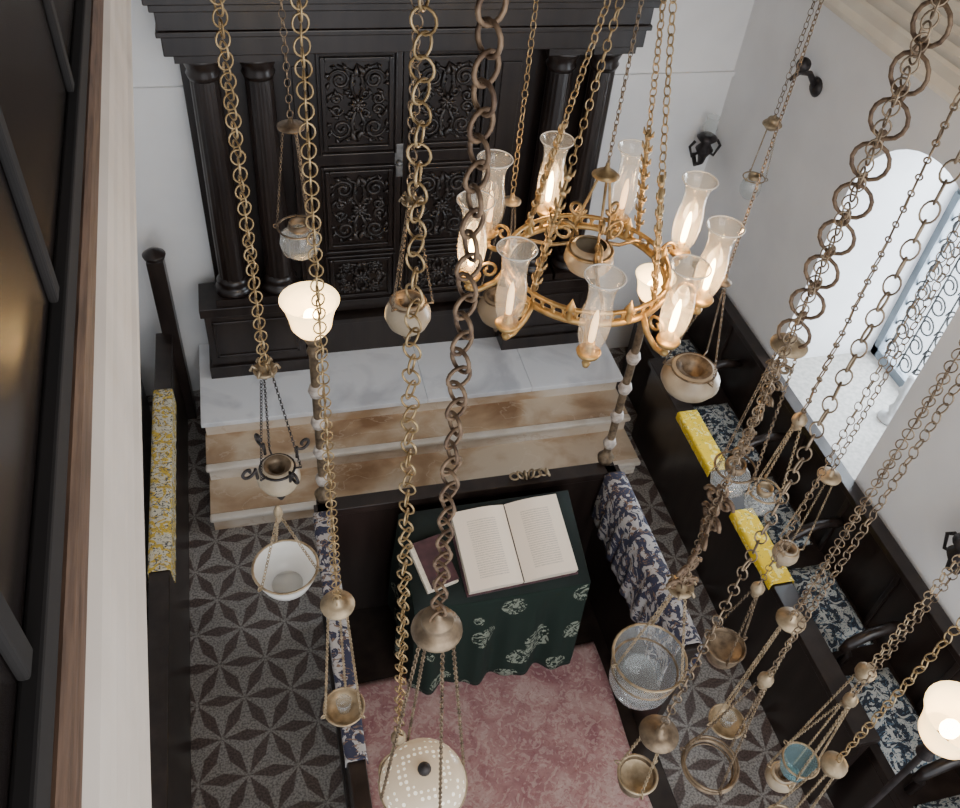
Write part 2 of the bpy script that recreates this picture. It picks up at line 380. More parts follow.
def carve(m,cx,cz,w,h,yf):
    def spiral(ax,az,r0,ang,dirn,turns=1.6):
        pts=[]
        for i in range(22):
            t=i/21; a=ang+dirn*t*turns*2*pi; r=r0*(1-t*.85)
            pts.append((ax+r*math.cos(a),yf-.004,az+r*math.sin(a)))
        m.tube(pts,[.008+.006*(i/21) for i in range(22)],5)
    def leaf(a0,a1,b0,b1,wd=.016):
        mx,mz=(a0+b0)/2,(a1+b1)/2
        m.tube([(a0,yf-.004,a1),(mx+(b1-a1)*.15,yf-.012,mz-(b0-a0)*.15),(b0,yf-.003,b1)],[.004,wd,.002],6)
    for sx in(-1,1):
        for sz in(-1,1):
            spiral(cx+sx*w*.27,cz+sz*h*.29,h*.125,pi/2*(1-sx) ,sx*sz)
            spiral(cx+sx*w*.33,cz+sz*h*.07,h*.07,0,-sx*sz,1.3)
            spiral(cx+sx*w*.12,cz+sz*h*.12,h*.06,pi,sx*sz,1.2)
            m.tube([(cx,yf-.006,cz+sz*h*.02),(cx+sx*w*.10,yf-.01,cz+sz*h*.2),(cx+sx*w*.06,yf-.006,cz+sz*h*.38),(cx+sx*w*.3,yf-.006,cz+sz*h*.46)],[.006,.014,.012,.005],5)
            for k in range(8):
                a=k*.8+.2; ox,oz=cx+sx*w*.27,cz+sz*h*.29
                leaf(ox+h*.12*math.cos(a),oz+h*.12*math.sin(a),ox+h*.18*math.cos(a+.4),oz+h*.19*math.sin(a+.4),.013)
            leaf(cx+sx*w*.1,cz+sz*h*.3,cx,cz+sz*h*.47,.02)
            leaf(cx+sx*w*.38,cz+sz*h*.15,cx+sx*w*.48,cz+sz*h*.02,.012)
    for k in range(8):
        a=k*pi/4
        m.tube([(cx,yf-.01,cz),(cx+.035*math.cos(a),yf-.016,cz+.035*math.sin(a)),(cx+.052*math.cos(a),yf-.004,cz+.052*math.sin(a))],[.008,.013,.003],5)
    m.sphere(.016,cx,yf-.012,cz)
def pframe(m,cx,cz,w,h,yf,t=.03):
    for (a,b2,c,d) in [(-w/2-t,-w/2,-h/2-t,h/2+t),(w/2,w/2+t,-h/2-t,h/2+t),(-w/2,w/2,-h/2-t,-h/2),(-w/2,w/2,h/2,h/2+t)]:
        m.box(cx+a,cx+b2,yf-.022,yf,cz+c,cz+d)
PW=.355
for dxa,dxb,pc in ((.33,.858,.60),(.862,1.39,1.12)):
    d=mesh_obj('door',MB().box(dxa,dxb,4.67,4.72,.78,2.63),WOOD,ark,.004)
    for (pz,ph) in ((2.27,.50),(1.58,.50),(1.06,.26)):
        f=MB(); pframe(f,pc,pz,PW,ph,4.67,.025); pframe(f,pc,pz,PW+.07,ph+.09,4.667,.012)
        mesh_obj('panel_moulding',f,WOOD,d,.004)
        c=MB(); carve(c,pc,pz,PW,ph,4.67)
        mesh_obj('carved_relief',c,WOODC,d)
mesh_obj('side_pilaster',MB().box(.22,.325,4.66,4.72,.78,2.63).box(.245,.30,4.65,4.66,.9,2.5),WOOD,ark,.004)
mesh_obj('side_pilaster',MB().box(1.395,1.58,4.66,4.72,.78,2.63).box(1.43,1.545,4.65,4.66,.9,2.5),WOOD,ark,.004)
m=MB().box(.815,.865,4.652,4.67,1.80,2.02); m.sphere(.02,.84,4.64,1.9)
mesh_obj('lock_plate',m,simple('pale_iron_plate',(.16,.155,.15),(.26,.25,.24),.4,.6,30),ark,.003)

# ---------------------------------------------------------------- pews
lp=root('wall_pew',-.95,2.5,0,'long black wooden pew with tall end post','bench','side pews')
m=MB().box(-1.28,-1.22,.5,4.6,.0,1.15).box(-1.22,-.9,.5,4.6,.40,.45).box(-.93,-.9,.5,4.6,0,.40)
mesh_obj('seat',m,WOOD,lp,.004)
mesh_obj('end_post',MB().box(-.70,-.60,4.56,4.66,0,1.36).lathe([(.06,0),(.07,.03),(.03,.06),(.0001,.07)],-.65,4.61,1.36),WOOD,lp,.004)
mesh_obj('front_rail',MB().box(-.72,-.66,.5,4.56,0,.76).box(-.74,-.64,.5,4.58,.76,.80),WOOD,lp,.004)
def drape_y(xc,hw,zt,y0,y1,drop,amp=.008,fr=40):
    L=2*(hw+drop)
    def fn(u,v):
        s=-(L/2)+v*L; y=y0+u*(y1-y0)
        w=amp*math.sin(fr*y+s*3)+amp*.5*math.sin(fr*2.3*y+1)
        if abs(s)<=hw: return (xc+s,y,zt+.006+abs(w)*.4)
        sg=1 if s>0 else -1; d=abs(s)-hw
        return (xc+sg*(hw+.004+abs(w)*min(1,d*6)+.01*d),y,zt+.004-d)
    return MB().grid(fn,90,26)
solo('draped_cloth',drape_y(-.69,.05,.80,2.72,4.04,.12,.006),YELW,'yellow and white floral cloth over a dark pew rail','cloth',solid=.004)

SZ=.58
rp=root('wall_pew',2.75,2.4,0,'long black wooden pew under the arched window','bench','side pews')
m=MB().box(2.96,3.005,.2,4.5,0,1.06).box(2.93,3.01,.2,4.5,1.06,1.10).box(2.60,2.96,.2,4.5,SZ-.05,SZ).box(2.60,2.64,.2,4.5,0,SZ-.05)
for i in range(9):
    y=.35+i*.5; m.box(2.945,2.96,y,y+.03,SZ,1.06)
mesh_obj('seat',m,WOOD,rp,.004)
for i in range(7):
    y=.35+i*.66
    m=MB()
    m.tube([(2.95,y,SZ+.30),(2.85,y,SZ+.32),(2.74,y,SZ+.29),(2.65,y,SZ+.22),(2.63,y,SZ+.16)],[.028,.03,.03,.03,.022],8)
    m.tube([(2.67,y,SZ),(2.69,y,SZ+.1),(2.65,y,SZ+.17),(2.66,y,SZ+.23)],.022,8)
    mesh_obj('armrest',m,WOOD,rp)
for i in range(6):
    y=.40+i*.66
    def cf(u,v,y=y):
        a=(1-abs(2*u-1)**6)*(1-abs(2*v-1)**6)
        return (2.65+.28*u,y+.02+.52*v,SZ+.008+.055*a)
    m=MB().grid(cf,14,18); m.box(2.65,2.93,y+.02,y+.54,SZ+.002,SZ+.008)
    solo('seat_cushion',m,BLUEF,'dark blue and white floral pew seat cushion','cushion','pew cushions')
solo('book_rail',MB().box(2.475,2.515,1.2,3.9,0,.73).box(2.435,2.555,1.2,3.9,.73,.77),WOOD,'low black wooden rail in front of the pew','rail',bevel=.004)
solo('draped_cloth',drape_y(2.495,.064,.775,2.88,3.38,.05,.006),YELF,'bright yellow patterned cloth draped over black rail','cloth',solid=.003)
solo('draped_cloth',drape_y(2.495,.064,.775,2.08,2.58,.05,.006),YELF,'bright yellow patterned cloth draped over black rail','cloth',solid=.003)

# ---------------------------------------------------------------- bimah
bx0,bx1,by1,by0=.13,1.66,2.72,.6
bm_=root('bimah_platform',.9,1.7,0,'dark wooden reading platform with panelled railings','platform')
mesh_obj('deck',MB().box(bx0-.04,bx1+.04,by0,by1+.04,0,.2),WOOD,bm_,.005)
m=MB().box(bx0,bx1,by1-.03,by1+.01,.2,1.12).box(bx0-.02,bx1+.02,by1-.05,by1+.03,1.12,1.17)
mesh_obj('back_rail',m,WOOD,bm_,.004)
m=MB().box(bx0-.02,bx0+.02,by0,by1,.2,1.12).box(bx0-.035,bx0+.035,by0,by1,1.12,1.17)
mesh_obj('side_rail',m,WOOD,bm_,.004)
m=MB().box(bx1-.02,bx1+.02,1.62,by1,.2,1.12).box(bx1-.04,bx1+.04,1.62,by1,1.12,1.17)
mesh_obj('side_rail',m,WOOD,bm_,.004)
solo('railing_drape',drape_y(bx0,.037,1.175,1.42,2.66,.05,.006,30),DRAPE,'navy and cream patterned cloth over narrow railing','cloth','railing drapes',solid=.004)
solo('railing_drape',drape_y(bx1,.05,1.175,1.64,2.66,.36,.014,26),DRAPE,'navy and cream patterned cloth hanging over railing','cloth','railing drapes',solid=.004)
solo('rug',MB().grid(lambda u,v:(.20+1.37*u+.008*math.sin(9*v),.75+1.48*v+.01*math.sin(7*u),.205+.0015*math.sin(30*u+20*v)),40,40),RUG,'worn dusty pink patterned rug','rug',solid=.004)
def bell(r0,r1,h,cx,cy,z):
    return MB().lathe([(r0,0),(r0*1.7,.01*h/.16),(r0*2.3,.25*h),(r0*2.5,.5*h),(r1*.86,.8*h),(r1,h),(r1*.98,h*1.005),(r1*.82,.8*h),(r0*2.3,.5*h),(r0*2.1,.25*h)],cx,cy,z,28,cap=False)
def plight(name,x,y,z,e,r=.02,c=(1,.64,.32),parent=None):
    l=bpy.data.lights.new(name,'POINT'); l.energy=e; l.color=c; l.shadow_soft_size=r
    o=bpy.data.objects.new(name,l); C.objects.link(o)
    o.parent=parent; o.location=Vector((x,y,z))-Vector(parent['_w'])
def post(cx,cy,z0,zt,label,e=5,rad=.12,beads=True):
    r=root('lamp_post',cx,cy,z0,label,'lamp','bimah lamp posts')
    m=MB(); L=zt-z0; q=.02 if beads else .012
    m.lathe([(.04,0),(.045,.03),(.024,.06),(q,.08),(q,L-.12),(.03,L-.1),(.018,L-.07),(.035,L-.03),(.05,L)],cx,cy,z0,14)
    mesh_obj('pole',m,DBRASS if beads else IRON,r)
    z=z0+.14
    while beads and z<zt-.15:
        mesh_obj('bead',MB().lathe([(.012,-.04),(.028,-.028),(.036,0),(.028,.028),(.012,.04)],cx,cy,z,12),STONE,r); z+=.2
    mesh_obj('lamp_shade',bell(rad*.3,rad,rad*1.45,cx,cy,zt),LITM,r)
    mesh_obj('bulb',MB().sphere(.03,cx,cy,zt+rad*.7,12,1.3),BULB,r)
    plight('lamp_light',cx,cy,zt+rad*.75,e,.03,parent=r)
post(.15,2.76,1.17,2.24,'dark beaded post topped with lit milk glass bell lamp',14)
post(1.64,2.76,1.17,2.26,'dark beaded post topped with lit milk glass bell lamp',4,.09)
post(1.955,.79,0,1.95,'tall slim iron post with glowing milk glass bell lamp',14,.12,False)

# reading table with book
tb=root('reading_table',.95,2.4,.2,'reading desk covered with dark green embroidered velvet','table')
T0,T1,ty0,ty1=.50,1.38,2.14,2.60
def desk(y): return 1.0+.16*(y-ty0)/(ty1-ty0)
m=MB().extrude_x([(ty0+.03,.21),(ty1,.21),(ty1,desk(ty1)-.02),(ty0+.03,desk(ty0)-.02)],T0+.03,T1-.03)
mesh_obj('desk_body',m,WOOD,tb)
mesh_obj('cloth_top',MB().grid(lambda u,v:(T0+u*(T1-T0),ty0+v*(ty1-ty0),desk(ty0+v*(ty1-ty0))),10,6),VELV,tb,solid=.01)
def hang_(u,v):
    segl=[ty1-ty0,T1-T0,ty1-ty0]; tot=sum(segl); s=u*tot
    if s<segl[0]: x,y=T0,ty1-s; nx,ny=-1,0
    elif s<segl[0]+segl[1]: x,y=T0+(s-segl[0]),ty0; nx,ny=0,-1
    else: x,y=T1,ty0+(s-segl[0]-segl[1]); nx,ny=1,0
    d=v*.74; w=(.024*math.sin(s*26)+.012*math.sin(s*47+1))*min(1,v*2)+.03*v
    return (x+nx*w,y+ny*w,desk(y)-d)
mesh_obj('cloth_skirt',MB().grid(hang_,140,20),GREEN,tb,solid=.004)
def uvq(me,fn):
    uv=me.uv_layers.new(name='UVMap')
    for l in me.loops: uv.data[l.index].uv=fn(l.vertex_index)
def openbook(label,bx,by,bz,w,h,rz,ang,th,cov=.015):
    bk=root('open_book',bx,by,bz-.03,label,'book')
    T=Matrix.Translation((bx,by,bz))@Matrix.Rotation(math.radians(rz),4,'Z')@Matrix.Rotation(ang,4,'X')
    mesh_obj('cover',MB().box(-w-cov,w+cov,-h/2-.01,h/2+.01,-.02,-.012,T),COVER,bk,.002)
    nu,nv=16,8
    for s in (-1,1):
        def pf(u,v,s=s):
            x=s*(.003+w*u); z=th*.35+th*math.sin(min(1,u*1.6)*pi*.5)*(1-.55*u)
            return tuple(T@Vector((x,-h/2+h*v,z)))
        o=mesh_obj('page',MB().grid(pf,nu,nv),PAPER,bk)
        uvq(o.data,lambda i:((i//(nv+1))/nu,(i%(nv+1))/nv))
        vs=[];fs=[]
        for v in (0,1):
            for i in range(nu+1):
                vs.append(pf(i/nu,v)); x=s*(.003+w*i/nu); vs.append(tuple(T@Vector((x,-h/2+h*v,-.012))))
        for k in range(2):
            o_=k*2*(nu+1)
            for i in range(nu): fs.append((o_+2*i,o_+2*i+1,o_+2*i+3,o_+2*i+2))
        a=2*nu; bq=2*(nu+1)+2*nu; fs.append((a,a+1,bq+1,bq))
        mesh_obj('page_block',MB().add(vs,fs,False),PEDGE,bk)
ang=math.atan2(.16,.46)
openbook('large open printed book with cream pages',1.03,2.365,1.105,.272,.40,3,ang,.045)
K=Matrix.Translation((.625,2.33,1.095))@Matrix.Rotation(math.radians(14),4,'Z')@Matrix.Rotation(ang-.02,4,'X')
r=root('closed_book',.625,2.33,1.06,'small closed book with dark maroon cover and pale page edges','book')
mesh_obj('cover',MB().box(-.065,.075,-.12,.12,.016,.022,K).box(-.085,.075,-.12,.12,-.02,-.014,K).box(.072,.078,-.12,.12,-.02,.022,K),COVER,r,.001)
mesh_obj('page_block',MB().box(-.088,.072,-.128,.115,-.014,.016,K),PEDGE,r)
m=MB()
for k in range(7):
    m.torus(.022,.006,Matrix.Translation((1.12+.03*k,2.71,1.195+.006*(k%2)))@Matrix.Rotation(k*.7,4,'Y'),12,5)
solo('ornament_bar',m,BRASSP,'small gilt openwork ornament resting on back railing','ornament')
m=MB().lathe([(.065,0),(.07,.012),(.035,.03),(.022,.05),(.036,.09),(.022,.12),(.022,.2),(.04,.23),(.026,.25),(.026,.34),(.0001,.345)],3.50,2.86,zsill,16)
solo('candlestick',m,simple('white_turned_stone',(.5,.5,.5),(.7,.7,.69),.4),'small white turned candlestick on the window sill','candlestick')

# ---------------------------------------------------------------- chains & lamps
def chain(m,x,y,z1,z0,size,style='oval',th=.10,seg=14,ms=6,jit=.25):
    z=z0; i=0; a0=random.random()*3
    while z<z1:
        big = not(style=='ring' and i%2)
        s=size if big else size*.45
        R=s/2; rad=size*th/2*1.2
        rot=Matrix.Rotation(a0+(pi/2 if i%2 else 0)+random.uniform(-jit,jit),4,'Z')
        T=Matrix.Translation((x,y,z+R*.85))@rot@Matrix.Rotation(pi/2,4,'X')@Matrix.Rotation(random.uniform(-.12,.12),4,'Z')
        if style in('oval','dense'): T=T@Matrix.Diagonal((.68 if style=='oval' else .85,1,1,1))
        sg,mm=(seg,ms) if z<4.7 else (8,4)
        m.torus(R-rad*.5,rad,T,sg,mm)
        if style=='dense': z+=s*.55
        else: z+= (s-2.4*rad)*(.98 if style!='ring' else .97)
        i+=1
    return z
def fine(m,p0,p1,size=.016):
    p0=Vector(p0);p1=Vector(p1); d=p1-p0; n=max(2,int(d.length/(size*.78)))
    q=d.to_track_quat('Z','Y').to_matrix().to_4x4()
    for i in range(n):
        c=p0+d*((i+.5)/n)
        T=Matrix.Translation(c)@q@Matrix.Rotation((i%2)*pi/2,4,'Z')@Matrix.Rotation(pi/2,4,'X')@Matrix.Diagonal((.6,1,1,1))
        m.torus(size/2,size*.11,T,8,4)
def capm(kind,x,y,z,r):
    m=MB()
    if kind=='disc': m.lathe([(.0001,.03),(.008,.03),(.012,.012),(r*.5,.008),(r,0),(r*.97,-.006),(r*.4,-.004),(r*.35,-.02),(.0001,-.03)],x,y,z,24)
    elif kind=='bell': m.lathe([(.0001,.03),(.008,.028),(.010,.018),(.03,.012),(r*.62,.002),(r*.64,-.006),(r*.8,-.01),(r,-.022),(r*1.02,-.028),(r*.9,-.032),(r*.6,-.05),(.02,-.058),(.0001,-.06)],x,y,z,24)
    elif kind=='knob': m.lathe([(.0001,.03),(r*.5,.026),(r,.008),(r,-.006),(r*.6,-.016),(r*.7,-.026),(r*.3,-.04),(.0001,-.045)],x,y,z,16)
    elif kind=='crown':
        m.lathe([(.0001,.02),(.01,.018),(r*.6,.004),(r,.008),(r,0),(.01,-.012),(.0001,-.03)],x,y,z,16)
        for k in range(6):
            a=k*pi/3; m.tube([(x+r*.5*math.cos(a),y+r*.5*math.sin(a),z),(x+r*1.0*math.cos(a),y+r*1.0*math.sin(a),z+.02),(x+r*1.2*math.cos(a),y+r*1.2*math.sin(a),z+.005)],.004,5)
    return m
def potprof(r,h): return [(r*.62,h),(r*.72,h*.97),(r*.78,h*.90),(r*.98,h*.68),(r,h*.50),(r*.82,h*.26),(r*.5,h*.08),(r*.3,h*.04),(.0001,0)]
ZT=ZC-.005
def lamp(label,x,y,zend,size,style,mat,cap,capr,zr,body,r,h,th=.10,smat=None,sus=3,capmat=None,fsize=.014,thin=False,bmat=None,zt=ZT):
    rt=root('hanging_lamp',x,y,zr-h,label,'lamp','hanging oil lamps')
    m=MB()
    if thin: fine(m,(x,y,zend),(x,y,zt),size)
    else: chain(m,x,y,zt,zend,size,style,th)
    mesh_obj('chain',m,mat,rt)
    capmat=capmat or BRASSP; smat=smat or BRASSP
    if cap: mesh_obj('cap',capm(cap,x,y,zend,capr),capmat,rt)
    a0=random.random()*2
    for k in range(sus):
        a=a0+2*pi*k/sus; m=MB()
        fine(m,(x+capr*.6*math.cos(a),y+capr*.6*math.sin(a),zend-.02),(x+(r+.004)*math.cos(a),y+(r+.004)*math.sin(a),zr if body!='dome' else zr-h),fsize)
        mesh_obj('suspension_chain',m,smat,rt)
    def B(name,prof,mt,seg=28,dz=0): 
        return mesh_obj(name,MB().lathe(prof,x,y,zr-h+dz,seg,cap=False),mt,rt)
    rm=r if body!='pot' else r*.74
    rimm=MB().torus(rm+.002,.004,Matrix.Translation((x,y,zr if body!='pot' else zr-.008)),28,6)
    if body!='pot':
        for k in range(sus):
            a=a0+2*pi*k/sus
            rimm.torus(.009,.0025,Matrix.Translation((x+(r+.008)*math.cos(a),y+(r+.008)*math.sin(a),zr+.006))@Matrix.Rotation(a,4,'Z')@Matrix.Rotation(pi/2,4,'X'),10,4)
    else:
        for k in range(sus):
            a=a0+2*pi*k/sus
            rimm.tube([(x+rm*math.cos(a),y+rm*math.sin(a),zr-.006),(x+(r+.006)*math.cos(a),y+(r+.006)*math.sin(a),zr)],.003,5)
    if body!='dome': mesh_obj('rim',rimm,smat,rt)
    if body=='globe':
        B('glass_globe',[(r*.45,h),(r*.5,h*.93),(r*.92,h*.75),(r,h*.5),(r*.9,h*.25),(r*.5,h*.06),(.0001,0)],bmat or CLEAR)
        mesh_obj('neck',MB().lathe([(r*.48,0),(r*.55,.01),(r*.5,.03),(r*.42,.028),(r*.42,0)],x,y,zr-.01,20,cap=False),smat,rt)
    elif body=='pot':
        B('bowl',potprof(r,h),bmat or CERAM)
        mesh_obj('mouth',MB().lathe([(r*.62,0),(r*.5,-.002),(r*.34,-h*.12),(r*.30,-h*.4),(.0001,-h*.42)],x,y,zr,24,cap=False),DBRASS,rt)
        mesh_obj('drop_finial',capm('knob',x,y,zr-h,.018),smat,rt)
    elif body=='bowl':
        B('bowl',[(r*1.02,h),(r*.98,h*.98),(r*.95,h*.7),(r*.78,h*.3),(r*.45,h*.05),(.0001,0)],bmat or MILK)
        mesh_obj('bowl_foot',MB().lathe([(r*.5,.012),(r*.4,-.004),(.0001,-.008)],x,y,zr-h,20),bmat or MILK,rt)
    elif body=='bucket':
        B('glass_bucket',[(r*1.05,h),(r,h*.98),(r*.93,h*.6),(r*.88,h*.25),(r*.75,h*.08),(r*.4,0),(.0001,0)],bmat or CLEAR)
        mesh_obj('band',MB().torus(r*.93,.004,Matrix.Translation((x,y,zr-h*.35)),28,6),DBRASS,rt)
        mesh_obj('oil_cup',MB().lathe([(r*.6,h*.5),(r*.55,h*.12),(.0001,h*.1)],x,y,zr-h,20,cap=False),CLEAR,rt)
    elif body=='plate':
        B('plate',[(r,h),(r*1.02,h*.9),(r*.7,h*.3),(r*.2,0),(.0001,0)],smat)
        mesh_obj('oil_cup',MB().lathe([(.022,.05),(.024,.048),(.02,.0),(.0001,0)],x,y,zr-h*.4,16,cap=False),CLEAR,rt)
    elif body=='cup':
        B('cup',[(r,h),(r*.98,h*.97),(r*.9,h*.9),(r*.97,h*.6),(r*.8,h*.25),(r*.35,h*.05),(.0001,0)],bmat or DBRASS)
        mesh_obj('inner_dish',MB().lathe([(r*.9,0),(r*.5,-.012),(.0001,-.014)],x,y,zr-.01,20,cap=False),smat,rt)
    elif body=='ring':
        mesh_obj('holder_ring',MB().torus(r,.007,Matrix.Translation((x,y,zr-.02)),32,8).torus(r*.9,.003,Matrix.Translation((x,y,zr-.03)),32,6),DBRASS,rt)
    elif body=='dome':
        B('dome_shade',[(r*.12,h),(r*.35,h*.96),(r*.72,h*.78),(r*.93,h*.48),(r,h*.12),(r*1.02,0),(r*.97,0),(r*.9,h*.4)],DOMEM,36)
        mesh_obj('rim',MB().torus(r*1.01,.004,Matrix.Translation((x,y,zr-h)),32,6),BRASSP,rt)
        mesh_obj('finial',MB().sphere(.017,x,y,zr+.012).lathe([(.022,0),(.024,.004),(.01,.01)],x,y,zr-.01,16),IRON,rt)
        plight('lamp_light',x,y,zr-h*.6,2.0,.02,parent=rt)
    return rt
A=lamp('oil lamp with wrought scroll brackets on brass chain',-.03,1.551,3.17,.034,'dense',BRASS,'crown',.028,2.83,'pot',.058,.10,smat=IRON,bmat=CERAM,fsize=.012)
for k in range(4):
    a=k*pi/2+.5; ca,sa=math.cos(a),math.sin(a)
    m=MB(); pts=[]
    for i in range(20):
        t=i/19; q=2.2*pi*t; rr=.022*(1-t*.75)
        pts.append((.085+rr*math.cos(q+pi),rr*math.sin(q+pi)+.03))
    m.tube([(-.03+ca*.06,1.551+sa*.06,2.82)]+[(-.03+ca*p,1.551+sa*p,2.83+z) for p,z in pts],.0045,5)
    mesh_obj('scroll_bracket',m,IRON,A)
lamp('wide white milk glass bowl lamp on fine chains',-.042,1.48,2.72,.012,'oval',BRASSP,'knob',.012,2.47,'bowl',.09,.10,thin=True,zt=2.73)
lamp('small brass plate lamp under a disc cap',.084,1.26,2.58,.030,'dense',BRASS,'disc',.046,1.99,'plate',.060,.03,smat=BRASSP)
lamp('small clear glass globe lamp under flat disc',.137,2.90,3.08,.034,'oval',DBRASS,'disc',.05,2.66,'globe',.078,.14,smat=DBRASS,capmat=DBRASS)
lamp('cream opaline pot lamp with brass cap',.442,2.23,3.17,.042,'ring',DBRASS,'crown',.03,2.80,'pot',.078,.14,smat=DBRASS)
lamp('perforated opaline dome lamp below heavy ring chain',.234,.816,3.18,.038,'round',RUST,'bell',.048,2.50,'dome',.105,.07,th=.13,capmat=DBRASS,sus=4,fsize=.014,smat=DBRASS)
lamp('brass cup lamp on chain of linked rings',.245,1.185,1.86,.040,'round',BRASS,'knob',.025,1.6,'cup',.06,.08)
lamp('brown pot lamp with brass rim on fine chain',.96,2.823,2.77,.036,'oval',BRASS,'disc',.038,2.30,'pot',.092,.16,smat=DBRASS,bmat=AMBER)
lamp('slender glass lamp hung on rods near corner',2.822,3.978,2.44,.04,'oval',DBRASS,'bell',.055,2.08,'globe',.062,.14,smat=BRASSP)
BK=lamp('large clear glass bucket lamp with three chains',.948,1.06,2.72,.030,'dense',DBRASS,'crown',.035,2.36,'bucket',.105,.19)
J=lamp('greenish glass globe lamp below big ring chain',1.305,1.452,3.17,.088,'ring',RUST,'disc',.05,2.68,'globe',.06,.11,th=.10,fsize=.016,smat=DBRASS)
lamp('small glass cup lamp under brass disc',1.796,1.557,2.42,.034,'oval',DBRASS,'disc',.042,2.0,'pot',.05,.09,fsize=.012)
lamp('tiny glass globe lamp on dark brass chain',1.479,1.477,2.83,.038,'ring',DBRASS,'knob',.022,2.50,'globe',.05,.1)
lamp('brass plate lamp beneath small disc',1.385,1.064,2.42,.032,'dense',DBRASS,'disc',.045,1.75,'plate',.06,.03)
lamp('glass cup lamp with small knob cap',1.580,.904,2.33,.032,'oval',BRASSP,'knob',.03,1.6,'pot',.055,.09)
lamp('brass cup lamp under knob cap',1.342,.675,2.33,.034,'oval',BRASS,'knob',.036,1.9,'cup',.05,.07)
lamp('large cream opaline pot lamp with dark mouth',1.64,2.279,2.72,.02,'oval',DBRASS,'disc',.03,2.29,'pot',.122,.15,thin=True,smat=DBRASS,capmat=DBRASS)
lamp('empty tarnished brass ring holder on chains',1.130,.837,2.58,.028,'oval',DBRASS,'knob',.02,2.06,'ring',.08,.03,smat=DBRASS)
lamp('pale blue glass cup lamp on thin chains',1.468,.823,2.36,.028,'oval',DBRASS,'knob',.02,1.95,'bowl',.055,.10,bmat=TEAL)
lamp('dark brass cup lamp with pale dish',1.298,1.15,2.48,.028,'oval',DBRASS,'knob',.02,2.15,'cup',.06,.09,smat=DBRASS)
lamp('round brass cap lamp on worn chain',.813,.770,2.55,.034,'oval',DBRASS,'disc',.05,2.3,'cup',.05,.08,capmat=DBRASS)
def scrollchain(x,y,z0,z1,w,mat,parent):
    z=z0;i=0
    while z<z1:
        m=MB()
        rot=Matrix.Translation((x,y,z))@Matrix.Rotation(.4*i,4,'Z')@Matrix.Rotation(pi/2,4,'X')
        for s in(-1,1):
            pts=[]
            for k in range(16):
                t=k/15;a=pi/2*(1-s)+s*t*2.6*pi; r=w*.42*(1-t*.7)
                pts.append(rot@Vector((s*w*.35+r*math.cos(a),r*math.sin(a),0)))
            m.tube(pts,w*.1,5)
        m.torus(w*.25,w*.09,rot@Matrix.Translation((0,w*.6,0)),10,5)
        mesh_obj('ornate_link',m,mat,parent)
        z+=w*1.25;i+=1
scrollchain(.948,1.06,2.74,3.1,.055,RUST,BK)
scrollchain(1.305,1.452,2.75,3.12,.045,DBRASS,J)

m=MB().tube([(3.02,3.99,2.62),(2.95,3.985,2.70),(2.88,3.98,2.71),(2.835,3.978,2.67)],[.02,.016,.014,.01],8)
m.lathe([(.05,0),(.055,.01),(.03,.03)],0,0,0,16,Matrix.Translation((3.03,3.99,2.62))@Matrix.Rotation(-pi/2,4,'Y'))
m.sphere(.04,2.89,3.98,2.75)
solo('wall_bracket',m,IRON,'black iron wall bracket with round knob','bracket')
def sconce(x,y,z,nx,ny,label):
    sc=root('wall_sconce',x,y,z,label,'lamp','wall sconces')
    px,py=x+nx*.12,y+ny*.12; tx,ty=-ny,nx
    m=MB().lathe([(.0001,-.12),(.02,-.1),(.03,-.05),(.06,0),(.03,.04),(.07,.08),(.05,.1),(.02,.11)],px,py,z+.1,16)
    m.tube([(x,y,z),(x+nx*.06,y+ny*.06,z-.05),(px,py,z)],.015,8)
    for s in(-1,1):
        m.tube([(px,py,z+.1),(px+tx*s*.08,py+ty*s*.08,z+.05),(px+tx*s*.11,py+ty*s*.11,z+.12),(px+tx*s*.08,py+ty*s*.08,z+.16)],.01,6)
    mesh_obj('bracket',m,IRON,sc)
    mesh_obj('glass_cup',MB().lathe([(.03,0),(.05,.05),(.035,.1),(.045,.13)],px,py,z+.2,16,cap=False),CLEAR,sc)
sconce(2.90,4.84,1.75,0,-1,'dark ornate wall sconce with small glass cup')
sconce(3.02,1.66,1.42,-1,0,'dark iron sconce on white side wall')

